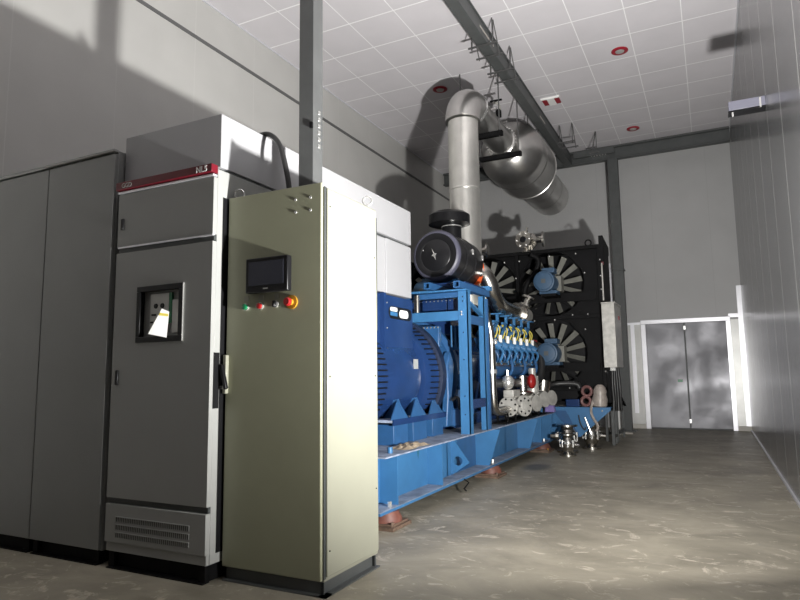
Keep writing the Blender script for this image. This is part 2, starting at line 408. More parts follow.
MB().box(X0+.01, X1, Y1-.002, Y1+.02, 2.150, 2.160).build('bright_strip', 'alu', t)
# main door with window opening
wx0, wx1, wz0, wz1 = -3.47, -3.055, 1.485, 1.86
zb, zt = .455, 2.115
md = MB().box(X0, wx0, Y1, Y1+.035, zb, zt).box(wx1, X1, Y1, Y1+.035, zb, zt).box(wx0, wx1, Y1, Y1+.035, zb, wz0).box(wx0, wx1, Y1, Y1+.035, wz1, zt).build('main_door', 'cabgrey', t)
MB().box(X0+.045, X0+.07, Y1-.012, Y1, 1.20, 1.30).build('door_lock', 'black', md, .004)
MB().box(X1-.002, X1+.008, Y1+.03, Y1+.075, 1.05, 1.40).build('edge_catch', 'black', md)
fr = MB()
for a in ((wx0-.004, wx1+.006, wz1-.035, wz1+.002), (wx0-.004, wx1+.006, wz0-.004, wz0+.035), (wx0-.004, wx0+.032, wz0+.035, wz1-.035), (wx1-.032, wx1+.006, wz0+.035, wz1-.035)):
    fr.box(a[0], a[1], Y1-.010, Y1+.03, a[2], a[3])
fr = fr.build('window_frame', 'black', t, .004)
MB().box(wx1+.006, wx1+.008, Y1-.009, Y1, wz0-.004, wz1+.002).build('bright_edge', 'bolt', fr)
MB().box(wx0+.045, wx1-.045, Y1+.05, Y1+.055, wz0+.03, wz1-.03).build('meter_backing', 'tag', t)
MB().box(wx0+.05, wx0+.10, Y1+.045, Y1+.05, wz0+.06, wz0+.21).build('dark_slot', 'black', t)
mp = MB().box(wx0+.09, wx1-.15, Y1+.025, Y1+.05, wz0+.06, wz1-.05).build('meter_plate', 'tag', t, .004)
for k in (0, 1):
    MB().lathe((wx0+.145+k*.06, Y1+.026, wz1-.135), (0, -1, 0), [(0, .018), (.006, .016)], 16).build('knob', 'black', mp)
MB().box(wx0+.11, wx0+.15, Y1+.020, Y1+.026, wz1-.20, wz1-.188).box(wx0+.19, wx0+.225, Y1+.020, Y1+.026, wz1-.198, wz1-.185).box(wx0+.10, wx0+.125, Y1+.02, Y1+.026, wz1-.25, wz1-.238).build('slot', 'black', mp)
MB().box(wx1-.145, wx1-.12, Y1+.02, Y1+.05, wz0+.12, wz1-.05).build('green_strip', 'green', t)
MB().box(wx1-.115, wx1-.05, Y1+.02, Y1+.05, wz0+.055, wz1-.10).build('breaker', 'tag', t, .003)
def tilt(poly, off):
    b = MB(); ps = [(x+.03, Y1-.085+(x-wx0-.175)*.6-off, z) for x, z in poly]; n = len(ps)
    return b.add(ps+[(x-.002, y+.003, z) for x, y, z in ps], [tuple(range(n)), tuple(range(2*n-1, n-1, -1))]+[(i, (i+1) % n, (i+1) % n+n, i+n) for i in range(n)])
tg = tilt([(wx0+.175, wz0+.045), (wx0+.275, wz0+.02), (wx0+.285, wz0+.19), (wx0+.245, wz0+.21)], 0).build('paper_tag', 'paper', t)
tilt([(wx0+.232, wz0+.165), (wx0+.283, wz0+.158), (wx0+.284, wz0+.175), (wx0+.237, wz0+.183)], .003).build('yellow_stripe', 'yellow', tg)
# bottom
MB().box(X0, X1, Y1+.012, Y1+.035, .418, .452).build('bottom_gap', 'rail', t)
lp = MB().box(X0, X1, Y1-.004, Y1+.035, .17, .415).build('lower_panel', 'cabgrey', t, .003)
vb = MB(); vs = MB()
for r in range(3):
    z = .335-r*.05
    vb.box(X0+.10, X1-.13, Y1-.0055, Y1-.004, z-.03, z)
    vs.box(X0+.10, X1-.13, Y1-.011, Y1-.004, z, z+.004)
    for k in range(40):
        x = X0+.105+k*(X1-X0-.24)/39
        vs.box(x-.003, x+.003, Y1-.008, Y1-.005, z-.03, z)
vb.build('vent_recess', 'rail', lp); vs.build('vent_louvre', 'cabgrey', lp)

# white busbar enclosure on top and behind
t = thing('busbar_duct', 'long white sheet metal duct lying on top of the cabinets', 'duct', (-3.25, 4.5, 2.62))
MB().box(-3.75, -2.83, 3.03, 5.95, 2.63, 3.0).build('casing', 'white', t, .004)
MB().box(-3.72, -2.86, 3.06, 5.9, 2.605, 2.63).build('flange', 'rail', t)
t = thing('cable_enclosure', 'white sheet metal enclosure between cabinets and alternator box', 'enclosure', (-3.3, 5.0, 2.05))
MB().box(-3.72, -2.84, 4.03, 5.93, 2.05, 2.60).build('casing', 'white', t, .004)
MB().box(-3.5, -2.9, 4.01, 4.16, .0, 2.05).build('support_box', 'white', t, .004)
MB().box(-2.84, -2.825, 5.36, 5.93, 2.05, 2.60).build('cover_panel', 'white', t, .003)

# ------------------------------------------------------------------ cream control cabinet
cx0, cx1, cy0, cy1 = -2.795, -2.055, 3.07, 3.74
t = thing('control_cabinet', 'tall cream control cabinet with dark touch screen and row of buttons', 'cabinet', (-2.42, 3.4, 0))
b = MB()
b.box(cx0+.01, cx1+.03, cy0+.0, cy0+.07, 0, .01).box(cx0+.01, cx1, cy0+.03, cy0+.04, .01, .075)
b.box(cx1-.02, cx1-.01, cy0+.03, cy1-.04, .01, .075).box(cx1-.02, cx1+.03, cy0, cy1-.03, 0, .01)
b.box(cx0+.01, cx1, cy1-.06, cy1-.05, 0, .075).box(cx0+.01, cx0+.02, cy0+.03, cy1-.05, .0, .075).box(cx1-.03, cx1+.012, cy1-.06, cy1-.05, 0, .075)
b.build('plinth', 'steelgrey', t)
MB().box(cx0, cx1, cy0+.03, cy1, .075, 2.40).build('body', 'cream', t, .004)
MB().box(cx1, cx1+.012, cy0+.045, cy1-.01, .10, 2.39).build('side_panel', 'cream', t, .004)
d = MB().box(cx0+.005, cx1-.005, cy0, cy0+.024, .085, 2.42).build('door', 'creamdoor', t, .006)
for x in (-2.25, -2.14):
    for z in (2.335, 2.255):
        MB().lathe((x, cy0, z), (0, -1, 0), [(0, .010), (.003, .009), (.004, .003)], 10).build('screw', 'bolt', d)
h = MB().box(-2.600, -2.275, cy0-.045, cy0, 1.765, 1.985).build('touch_screen', 'black', t, .006)
MB().box(-2.575, -2.305, cy0-.047, cy0-.0452, 1.81, 1.96).build('display', 'screen', h)
MB().box(-2.46, -2.425, cy0-.0465, cy0-.045, 1.785, 1.791).build('maker_mark', 'tag', h)
MB().box(cx1-.002, cx1+.001, cy0+.025, cy0+.048, .09, 2.40).build('door_gap', 'rail', t)
MB().box(cx1+.0, cx1+.014, cy1-.012, cy1-.004, 1.55, 2.34).build('rear_gap', 'rail', t)
# buttons
for x, m in ((-2.625, 'green'), (-2.51, 'redp')):
    p = MB().lathe((x, cy0, 1.685), (0, -1, 0), [(0, .022), (.012, .022), (.014, .018)], 20).build('push_button', 'bolt', t)
    MB().lathe((x, cy0-.013, 1.685), (0, -1, 0), [(0, .019), (.014, .019), (.018, .014)], 20).build('coloured_cap', m, p)
    MB().box(x-.018, x+.018, cy0-.003, cy0, 1.72, 1.755).build('button_tag', 'cream', p)
p = MB().lathe((-2.39, cy0, 1.69), (0, -1, 0), [(0, .022), (.012, .022), (.014, .018)], 20).build('selector_switch', 'bolt', t)
MB().box(-2.398, -2.382, cy0-.035, cy0-.013, 1.67, 1.71).build('knob', 'black', p, .003)
MB().box(-2.405, -2.372, cy0-.003, cy0, 1.72, 1.755).build('button_tag', 'cream', p)
p = MB().lathe((-2.272, cy0, 1.695), (0, -1, 0), [(0, .043), (.010, .043), (.011, .02), (.03, .02)], 28).build('emergency_stop', 'amber', t)
MB().lathe((-2.278, cy0-.028, 1.695), (0, -1, 0), [(0, .026), (.016, .028), (.024, .02)], 24).build('mushroom_cap', 'redp', p)
# handle
p = MB().box(-2.79, -2.762, cy0-.028, cy0, 1.14, 1.385).build('door_handle', 'cream', t, .005)
MB().prism([(-2.80, 1.325), (-2.775, 1.325), (-2.735, 1.175), (-2.755, 1.165)], 'y', cy0-.055, cy0-.03).build('lever', 'black', p, .004)
MB().lathe((-2.793, cy0-.028, 1.18), (0, -1, 0), [(0, .012), (.01, .012)], 14).build('key_lock', 'bolt', p)
def ring(c, ax, R=.028, r=.006):
    c = Vector(c); b = MB(); a, bb, d = b.frame(ax)
    pts = [c+(a*math.cos(k*PI/12)+bb*math.sin(k*PI/12))*R for k in range(25)]
    return b.tube(pts, r, 8)
for x, y in ((cx0+.03, cy0+.07), (cx1-.04, cy1-.04)):
    e = ring((x, y, 2.462), (-.5, 1, 0), .031, .007).build('lifting_eye', 'bolt', t)
for z in (.24, 1.24, 2.28): MB().ball((cx1+.013, cy0+.07, z), .005, n=8).build('screw', 'blackm', t)
for z in (.5, 1.24, 2.05): MB().ball((cx1+.013, cy1-.04, z), .005, n=8).build('screw', 'blackm', t)

tag(MB().tube([(-3.15, 3.50, 3.021), (-2.90, 3.50, 3.023), (-2.80, 3.49, 3.02), (-2.68, 3.45, 2.92), (-2.60, 3.41, 2.76), (-2.55, 3.40, 2.58), (-2.535, 3.40, 2.405)], .019, 12, 3).build('power_cable', 'hose', at=(-2.5, 3.42, 2.4)), 'thick black cable curving from white duct down to cream cabinet', 'cable')

# ------------------------------------------------------------------ generator set
GX = -3.3; DK = .59
g = thing('generator_set', 'large blue gas generator set on a long blue steel base', 'generator', (GX, 7.5, 0))
GY0, GY1 = 4.45, 10.62
base = MB()
for s in (1, -1):
    f = lambda x: GX+s*(x-GX)
    def bx(a, b_, *r): base.box(min(f(a), f(b_)), max(f(a), f(b_)), *r)
    bx(-2.63, -2.61, GY0, GY1, .15, DK-.012)
    bx(-2.85, -2.42, GY0, GY1, .13, .15)
for y in (GY0, 6.3, 8.4, GY1-.02): base.box(GX-.69, GX+.69, y, y+.02, .15, DK-.012)
base = base.build('base_frame', 'blueL', g)
MB().box(GX-.93, GX+.93, GY0, GY1, DK-.012, DK).build('deck_plate', 'deckgrey', base)
MB().box(-2.62, -2.425, GY0, GY1, .151, .156).build('lower_flange_top', 'deckgrey', base)
def stiff(y, top, bot):
    return MB().prism([(-2.61, .156), (bot, .156), (top, DK-.012), (-2.61, DK-.012)], 'y', y-.008, y+.008).build('stiffener', 'blueL', base)
for y, a, b_ in ((4.80, -2.44, -2.44), (5.80, -2.45, -2.45), (7.22, -2.30, -2.44), (9.02, -2.30, -2.43)): stiff(y, a, b_)
stiff(10.3, -2.40, -2.44)
MB().box(-2.625, -2.62+.012, 6.6, 7.2, .16, .57).build('patch_plate', 'blue', base)
def lug(y): return MB().holed([(-2.61, .17), (-2.60, .157), (-2.40, .29), (-2.60, .565), (-2.61, .565)], (-2.53, .305), .05, 'y', y-.009, y+.009).build('lifting_lug', 'blueL', base)
lug(6.43); stiff(9.85, -2.46, -2.46)
for y in (4.70, 7.42, 10.0):
    for s in (1, -1):
        xx = GX+s*(-2.50-GX)
        ft = MB().lathe((xx, y, .045), (0, 0, 1), [(0, .13), (.03, .13), (.085, .10)], 28).build('isolator_foot', 'rust', g)
        MB().box(xx-.15, xx+.15, y-.17, y+.17, 0, .028).build('foot_plate', 'rustD', ft, .003)
        MB().box(xx-.13, xx+.13, y-.15, y+.15, .028, .046).build('upper_plate', 'rustD', ft, .003)
        for dx in (-.12, .12): MB().cyl((xx+dx, y-.13, .03), (xx+dx, y-.13, .065), .014, 6).build('nut', 'amber' if y > 9 else 'rustD', ft)
        MB().cyl((xx+.03, y-.05*0, .155), (xx+.03, y, .20), .02, 8).build('nut', 'bolt', ft)
MB().tube([(-2.42, 6.3, .14), (-2.38, 6.34, .10), (-2.40, 6.25, .05), (-2.36, 6.2, .04)], .008, 6).build('strap_end', 'black', base)

# alternator
al = MB().lathe((GX, 4.2, 1.22), (0, 1, 0), [(0, .45), (.08, .53), (.1, .56), (1.75, .56), (1.78, .53), (1.9, .53)], 56).build('alternator', 'blueD', g)
rg = MB().lathe((GX, 5.98, 1.22), (0, 1, 0), [(0, .54), (.01, .60), (.05, .615), (.30, .63), (.34, .665), (.40, .665), (.41, .60)], 64).build('end_ring', 'blueD', al)
MB().lathe((GX, 6.27, 1.22), (0, 1, 0), [(0, .632), (.01, .672), (.12, .672), (.13, .64)], 64).build('dark_rim', 'navy', al)
rv = MB(); rv2 = MB()
for k in range(64):
    th = k*2*PI/64+.02
    rv2.bar((GX+.560*math.cos(th), 5.02, 1.22+.560*math.sin(th)), (GX+.560*math.cos(th), 5.20, 1.22+.560*math.sin(th)), .014, .014)
for k in range(64):
    th = k*2*PI/64
    rv.bar((GX+.625*math.cos(th), 6.08, 1.22+.625*math.sin(th)), (GX+.637*math.cos(th), 6.28, 1.22+.637*math.sin(th)), .012, .012)
rv.build('vent_ribbing', 'blackm', al); rv2.build('front_vent_ribbing', 'blackm', al)
tb = MB().box(GX-.45, -2.85, 4.4, 5.95, 1.40, 2.035).build('terminal_box', 'blueD', al, .006)
MB().box(-2.85, -2.825, 5.33, 5.95, 1.46, 2.03).build('cover', 'blueD', al, .004)
MB().box(-2.87, -2.80, 5.26, 5.30, 1.40, 2.04).build('edge_post', 'blueD', al)
MB().box(-2.87, -2.80, 5.26, 5.97, 1.37, 1.42).build('bottom_edge', 'blueD', al, .003)
def slot_x(x, y0, y1, z0, z1, m, nm, par):
    r = (z1-z0)/2; pts = []
    for k in range(13): a = -PI/2+PI*k/12; pts.append((y1-r+r*math.cos(a), (z0+z1)/2+r*math.sin(a)))
    for k in range(13): a = PI/2+PI*k/12; pts.append((y0+r+r*math.cos(a), (z0+z1)/2+r*math.sin(a)))
    return MB().prism(pts, 'x', x, x+.004).build(nm, m, par)
slot_x(-2.826, 5.40, 5.92, 1.80, 1.925, 'black', 'hand_slot', al)
slot_x(-2.822, 5.43, 5.58, 1.875, 1.915, 'paper', 'slot_lining', al); slot_x(-2.822, 5.63, 5.83, 1.82, 1.90, 'paper', 'slot_lining', al)
MB().box(-2.822, -2.818, 5.43, 5.58, 1.83, 1.868).build('blue_label', 'blueL', al)
for z in (1.50, 1.7, 1.95):
    MB().ball((-2.823, 5.36, z), .008, n=8).build('screw', 'bolt', al)
for y in (5.45, 5.7, 5.93): MB().ball((-2.80, y, 1.39), .008, n=8).build('screw', 'bolt', al)
MB().box(-2.765, -2.755, 6.0, 6.0+.001, 1.3, 1.31).build('tiny_stud', 'bolt', al)
MB().box(-2.752, -2.735, 5.80, 5.88, 1.30, 1.40).build('nameplate', 'tag', al)
# feet
MB().box(-2.95, -2.66, 5.15, 6.42, .80, .825).build('foot_rail', 'deckgrey', al, .003)
MB().box(-2.668, -2.655, 5.15, 6.42, .775, .83).build('foot_rail_edge', 'blueD', al)
for y in (5.42, 5.84, 6.28):
    MB().prism([(-2.97, .825), (-2.665, .825), (-2.74, 1.01), (-2.80, 1.0), (-2.9, .93)], 'y', y-.012, y+.012).build('foot_gusset', 'blue', al)
    MB().add([(-2.665, y-.30, .825), (-2.665, y+.07, .825), (-2.745, y, 1.005), (-2.675, y-.30, .825), (-2.675, y+.07, .825), (-2.755, y, 1.005)],
             [(0, 1, 2), (5, 4, 3), (0, 3, 4, 1), (1, 4, 5, 2), (2, 5, 3, 0)]).build('foot_gusset', 'blue', al)
for y0, y1 in ((5.2, 5.5), (5.62, 5.95), (6.1, 6.38)):
    MB().box(-2.90, -2.68, y0, y1, DK, .78).build('mount_block', 'blue', al, .004)
MB().prism([(5.52, .585), (5.62, .585), (5.60, .50), (5.575, .43), (5.55, .50)], 'x', -2.6095, -2.6085).build('paint_drip', 'teal', base)
MB().cyl((-2.47, 4.72, DK), (-2.47, 4.72, DK+.05), .022, 12).build('blue_plug', 'blueL', base)
# coupling housing
MB().lathe((GX, 6.4, 1.25), (0, 1, 0), [(0, .50), (.1, .56), (.35, .60), (.36, .66), (.44, .66), (.45, .6)], 40).build('flywheel_housing', 'blue', g)
MB().prism([(6.45, .66), (6.75, .66), (6.62, 1.0), (6.72, 1.35), (6.6, 1.5), (6.5, 1.35), (6.52, 1.0)], 'x', -2.74, -2.66).build('housing_web', 'blue', g, .015)

# engine
en = MB().prism([(GX-.55, .75), (GX+.40, .75), (GX+.50, 1.0), (GX+.58, 1.15), (GX+.62, 1.5), (GX+.3, 1.75), (GX-.3, 1.75), (GX-.62, 1.5), (GX-.58, 1.15), (GX-.5, 1.0)], 'y', 6.95, 9.88).build('engine_block', 'blueD', g, .02)
MB().box(GX-.5, GX+.5, 6.95, 9.95, DK, .75).build('oil_pan', 'blueD', en, .02)
MB().box(GX-.45, GX+.55, 6.85, 7.6, 1.7, 2.12).build('control_housing', 'blueD', en, .01)
MB().box(GX+.38, GX+.55, 7.0, 7.5, .7, 1.2).build('side_housing', 'blue', en, .02)
pw = MB().lathe((-2.78, 7.2, 1.38), (1, 0, 0), [(0, .19), (.04, .19), (.05, .15), (.06, .15), (.07, .06), (.11, .05)], 32).build('pulley', 'blackm', en)
MB().lathe((-2.67, 7.2, 1.38), (1, 0, 0), [(0, .045), (.02, .04)], 16).build('hub', 'bolt', pw)
for k in range(6):
    MB().ball((-2.685, 7.2+.11*math.cos(k), 1.38+.11*math.sin(k)), .016, n=8).build('bolt', 'bolt', pw)
HX = -2.55
ys = [8.02+i*.31 for i in range(7)]
for i, y in enumerate(ys):
    hd = MB().prism([(GX+.55, 1.42), (HX-.03, 1.42), (HX-.03, 1.52), (HX-.22, 1.72), (GX+.45, 1.72)], 'y', y-.12, y+.12).build('cylinder_head', 'blue', en, .012)
    # slanted coil rod
    MB().cyl((HX-.27, y-.03, 1.80), (HX+.03, y+.03, 1.585), .056, 16).build('coil_rod', 'blueL', en)
    MB().tube([(HX+.0, y+.03, 1.60), (HX+.06, y+.05, 1.54), (HX+.05, y+.04, 1.47), (HX+.02, y, 1.40), (HX+.05, y-.04, 1.36)], .018, 8, 2).build('fuel_pipe', 'blueL', en)
    MB().tube([(HX-.10, y-.1, 1.62), (HX+.02, y-.10, 1.52), (HX+.03, y-.08, 1.42), (HX-.03, y-.04, 1.38)], .014, 8, 2).build('fuel_pipe', 'blue', en)
    for dz in (0, .07): MB().ball((HX+.03, y-.06+dz, 1.37+dz*.4), .022, n=8).build('union_nut', 'bolt', en)
MB().cyl((HX-.06, 7.75, 1.30), (HX-.06, 10.12, 1.30), .105, 28).build('coolant_rail', 'blue', en)
MB().cyl((HX+.02, 7.78, 1.36), (HX+.02, 9.9, 1.36), .035, 16).build('fuel_rail', 'inox', en)
MB().box(HX-.2, HX-.02, 7.75, 10.1, 1.12, 1.20).build('lower_rail', 'blueD', en, .01)
for y in (8.35, 9.0, 9.65):
    MB().tube([(HX+.06, y+.05, 1.42), (HX+.09, y+.03, 1.34), (HX+.08, y, 1.24), (HX+.02, y-.08, 1.19), (HX-.04, y-.16, 1.17)], .022, 8, 2).build('rail_bracket', 'blue', en)
MB().ball((HX-.02, 10.0, 1.17), .07, .09, .06).build('casting_cap', 'cast', en)
MB().box(HX-.15, HX-.02, 10.1, 10.24, 1.62, 1.78).build('red_cap', 'redp', en, .01)
for i in range(6):
    y = 8.12+i*.34; x = HX-.04
    pts = [(x+.03*math.sin(k), y-.09+.18*k/10, 1.72+.20*math.sin(PI*k/10)) for k in range(11)]
    MB().tube(pts, .009, 8, 1).build('ignition_cable', 'yellow', en)
    MB().cyl((x+.02, y+.08, 1.66), (x+.02, y+.08, 1.76), .026, 10).build('plug_boot', 'paper', en)
for i in range(5):
    y = 8.05+i*.40
    b = MB().box(HX-.09, HX+.05, y-.02, y+.12, 2.035, 2.05)
    b.bar((HX-.02, y+.05, 2.04), (HX-.02, y+.05, 1.93), .035).bar((HX-.02, y+.05, 1.94), (HX-.30, y-.03, 1.74), .035)
    b.bar((HX-.02, y+.05, 1.93), (HX-.02, y-.14, 1.80), .03).bar((HX-.02, y-.14, 1.93), (HX-.02, y+.06, 1.93), .03)
    b.bar((HX-.15, y-.2, 1.93), (HX-.15, y-.2, 1.72), .03)
    b.build('pipe_bracket', 'blueL', en)
# intake pipe in stainless
ip = MB().tube([(-2.88, 8.02, 2.66), (-2.76, 8.03, 2.64), (-2.68, 8.06, 2.52), (-2.65, 8.12, 2.36), (-2.64, 8.3, 2.22), (-2.64, 8.6, 2.16), (-2.64, 9.5, 2.15)], .12, 28, 2).build('intake_pipe', 'inox', g)
MB().lathe((-2.64, 9.3, 2.15), (0, 1, 0), [(0, .17), (.05, .17)], 32).build('pipe_flange', 'inox', ip)
MB().lathe((-2.64, 9.36, 2.15), (0, 1, 0), [(0, .13), (.42, .13), (.48, .10)], 28).build('rubber_sleeve', 'cast', ip)
MB().lathe((-2.64, 9.75, 2.27), (.4, .2, 1), [(0, .06), (.04, .1), (.07, .1), (.08, .05), (.16, .05), (.17, .11), (.2, .11)], 20).build('drain_valve', 'inox', ip)
MB().lathe((-2.82, 8.45, 2.46), (1, -.3, 0), [(0, .12), (.10, .12), (.14, .08)], 24).build('turbo_cover', 'blueL', en)
# silver lube pipe + elbow
cp = MB().tube([(-2.60, 7.24, 2.05), (-2.52, 7.27, 2.02), (-2.46, 7.32, 1.93), (-2.43, 7.37, 1.75), (-2.43, 7.38, 1.5), (-2.43, 7.38, .95), (-2.43, 7.42, .80), (-2.43, 7.58, .75), (-2.43, 8.0, .77)], .048, 18, 2).build('coolant_pipe', 'inox', g)
MB().lathe((-2.43, 7.38, 1.24), (0, 0, 1), [(0, .062), (.05, .062)], 18).build('pipe_clamp', 'bolt', cp)
MB().box(-2.45, -2.36, 7.35, 7.41, 1.60, 1.66).build('pipe_clamp', 'bolt', cp, .004)
MB().tube([(-2.58, 7.7, 1.10), (-2.52, 8.2, 1.11), (-2.50, 8.9, 1.10), (-2.48, 9.4, 1.06), (-2.45, 9.75, 1.10), (-2.44, 9.95, 1.3), (-2.50, 10.1, 1.55), (-2.6, 10.12, 1.72), (-2.75, 10.1, 1.78)], .06, 16, 2).build('rubber_hose', 'hose', g)

# gas train along the deck
def valve(x, y, z, r, L, par=g, name='gas_valve'):
    o = MB().lathe((x-.0, y-L/2, z), (0, 1, 0), [(0, r), (.035, r), (.036, r*.55), (L*.3, r*.62), (L*.5, r*.82), (L*.7, r*.62), (L-.036, r*.55), (L-.035, r), (L, r)], 28).build(name, 'cast', par)
    for yy in (y-L/2-.012, y+L/2):
        for k in range(8):
            a = k*PI/4+.3; MB().cyl((x+r*.78*math.cos(a), yy, z+r*.78*math.sin(a)), (x+r*.78*math.cos(a), yy+.014, z+r*.78*math.sin(a)), .014, 6).build('flange_bolt', 'black', o)
    return o
v = valve(-2.45, 8.22, .80, .13, .28)
MB().lathe((-2.33, 8.34, .80), (1, -.6, .1), [(0, .06), (.01, .14), (.035, .14), (.036, .06), (.05, .05)], 28).build('side_flange', 'cast', v)
for k in range(8):
    a = k*PI/4; MB().ball((-2.292+.10*.5*math.cos(a), 8.32+.10*math.cos(a)*.86, .80+.10*math.sin(a)), .015, n=8).build('flange_bolt', 'black', v)
MB().box(-2.50, -2.36, 8.03, 8.36, .92, 1.02).build('actuator', 'cast', v, .01)
MB().ball((-2.44, 8.06, 1.12), .085, .085, .10).build('gauge_body', 'bolt', v); MB().cyl((-2.44, 8.06, 1.2), (-2.44, 8.06, 1.28), .02, 8).build('stem', 'inox', v)
v = valve(-2.45, 8.85, .82, .13, .30)
MB().lathe((-2.45, 8.80, .92), (0, 0, 1), [(0, .12), (.03, .15), (.05, .15), (.07, .07), (.28, .07), (.29, .05)], 28).build('bonnet', 'inox', v)
MB().ball((-2.36, 8.98, 1.12), .06, .10, .11).build('red_bellows', 'redp', v)
MB().lathe((-2.33, 9.0, .80), (1, -.45, .1), [(0, .06), (.01, .115), (.035, .115), (.036, .05)], 28).build('side_flange', 'cast', v)
v = valve(-2.45, 9.40, .84, .12, .26)
MB().lathe((-2.45, 9.36, .95), (0, 0, 1), [(0, .09), (.24, .09), (.25, .055), (.36, .055)], 24).build('bonnet', 'cast', v)
MB().lathe((-2.33, 9.5, .84), (1, -.45, .1), [(0, .06), (.01, .12), (.035, .12), (.036, .05)], 28).build('side_flange', 'cast', v)
v = valve(-2.45, 9.92, .85, .12, .22)
MB().lathe((-2.45, 9.92, .9), (0.1, .1, 1), [(0, .10), (.10, .12), (.22, .12), (.24, .08)], 24).build('bonnet', 'inox', v)
MB().lathe((-2.33, 9.98, .84), (1, -.45, .1), [(0, .06), (.01, .12), (.035, .12), (.036, .05)], 28).build('side_flange', 'cast', v)
for y in (7.95, 8.3, 8.65, 9.1, 9.55, 9.85):
    MB().bar((-2.42, y, DK), (-2.42, y, .72), .02).bar((-2.56, y, DK), (-2.56, y, .72), .02).bar((-2.42, y, .70), (-2.56, y, .70), .02).build('pipe_stand', 'blackm', g)
MB().box(-2.60, -2.40, 7.8, 10.0, DK, DK+.02).build('drip_tray', 'blackm', g)

# support frame
sf = MB()
sf.box(-2.50, -2.39, 6.46, 6.475, DK, 2.17).box(-2.40, -2.39, 6.46, 6.56, DK, 2.17)
sf.box(-2.46, -2.39, 7.02, 7.03, DK, 2.16).box(-2.40, -2.39, 7.02, 7.08, DK, 2.16)
sf = sf.build('support_frame', 'blueL', g)
MB().box(-2.44, -2.385, 7.13, 7.17, DK, 2.14).build('post', 'blue', sf)
MB().box(-4.15, -2.50, 6.47, 6.48, 1.84, 1.945).box(-4.15, -2.50, 6.48, 6.54, 1.84, 1.85).build('cross_member', 'blueL', sf)
MB().box(-4.15, -2.50, 6.47, 6.53, 2.10, 2.16).build('cross_member', 'blue', sf, .006)
MB().box(-4.15, -2.38, 6.40, 6.56, 2.165, 2.18).build('cross_plate', 'blueL', sf)
MB().box(-4.2, -4.1, 6.46, 6.56, DK, 2.17).build('post', 'blueL', sf)
MB().box(-2.405, -2.395, 6.56, 7.02, 1.80, 1.90).build('side_rail', 'blue', sf)
MB().box(-2.405, -2.395, 6.56, 7.02, .86, .96).build('side_rail', 'blueD', sf)
MB().bar((-2.42, 6.58, 2.05), (-2.42, 7.06, 1.92), .05, .02).build('diagonal', 'blueL', sf)
MB().box(-3.0, -2.70, 6.60, 6.62, 1.95, 2.10).box(-2.68, -2.5, 6.60, 6.62, 1.9, 2.10).build('back_plate', 'blueD', sf)
for k in range(9): MB().ball((-2.95+k*.05, 6.595, 2.085), .008, n=6).build('rivet', 'bolt', sf)
for z in (1.90, 1.93): MB().ball((-2.46, 6.455, z), .013, n=8).build('bolt', 'bolt', sf)
for z in (.8, 1.0, 1.4, 1.7, 2.05, 2.1): MB().ball((-2.445, 6.457, z), .008, n=6).build('bolt_hole', 'black', sf)
def sq_tube(p, q, w, t_=.012):
    b = MB(); h = w/2
    for dx, dz, ww, hh in ((0, h-t_/2, w, t_), (0, -h+t_/2, w, t_), (h-t_/2, 0, t_, w-2*t_), (-h+t_/2, 0, t_, w-2*t_)):
        b.bar((p[0]+dx, p[1], p[2]+dz), (q[0]+dx, q[1], q[2]+dz), ww, hh)
    return b
sq_tube((-2.46, 6.32, 2.225), (-2.46, 7.35, 2.225), .075).build('carrier_rail', 'blue', sf)
sq_tube((-2.80, 6.28, 2.225), (-2.80, 7.35, 2.225), .075).build('carrier_rail', 'blue', sf)
MB().box(-3.6, -2.40, 7.30, 7.38, 2.265, 2.32).build('cross_rail', 'blueL', sf)
MB().box(-2.86, -2.42, 6.5, 7.2, 2.265, 2.275).build('cradle_plate', 'blueD', sf)
ch = MB()
for k in range(4): ch.box(-2.68+k*.05, -2.66+k*.05, 6.66, 6.74, 1.55, 1.80)
ch.box(-2.70, -2.50, 6.72, 6.80, 1.52, 1.80).build('ribbed_cooler', 'blueL', sf, .004)
cb = MB().box(-3.02, -2.80, 6.60, 6.68, 1.50, 1.80).build('bolted_cover', 'blue', sf, .01)
for k in range(5): MB().ball((-2.99+k*.045, 6.595, 1.78), .012, n=6).build('bolt', 'bolt', cb)
MB().cyl((-2.98, 6.40, 1.94), (-2.98, 6.40, 2.14), .035, 16).build('capped_pipe', 'inox', sf)
MB().tube([(-2.62, 6.5, .95), (-2.56, 6.52, 1.0), (-2.52, 6.5, .92), (-2.56, 6.55, .86), (-2.5, 6.6, .83)], .018, 8, 2).build('cable_tail', 'black', g)
for x, y, z, w in ((-2.6, 6.7, .75, .10), (-2.58, 6.95, .85, .09), (-2.6, 6.85, 1.15, .09)):
    MB().box(x-w, x+w*.4, y-w*.8, y+w*.8, z-w, z+w).build('bracket_casting', 'blue', g, .015)

# air cleaner
AX, AY, AZ = -3.0, 7.03, 2.72
ac = MB().lathe((AX, AY, AZ), (0, 1, 0), [(0, .29), (.02, .315), (.26, .315), (.27, .325), (.55, .325), (.56, .335), (.60, .335), (.61, .325), (.85, .325), (.92, .28), (.94, .2)], 56).build('air_cleaner', 'cleaner', g)
MB().lathe((AX, AY-.01, AZ), (0, 1, 0), [(0, .275), (-.01, .28), (0, .305), (.03, .322), (.05, .322), (.06, .27)], 56).build('end_rim', 'ringpl', ac)
MB().lathe((AX, AY-.008, AZ), (0, -1, 0), [(0, .28), (.012, .275), (.012, .215), (.004, .20), (.010, .19), (.03, .05), (.035, .02)], 48).build('end_cover', 'cleaner', ac)
w2 = [(-.035, .08), (.0, .02), (.03, .01), (.01, -.01), (.015, -.07), (-.012, -.02), (-.04, -.015), (-.015, .015)]
MB().prism([(AX+a, AZ+b) for a, b in w2], 'y', AY-.052, AY-.046).build('wing_nut', 'bolt', ac)
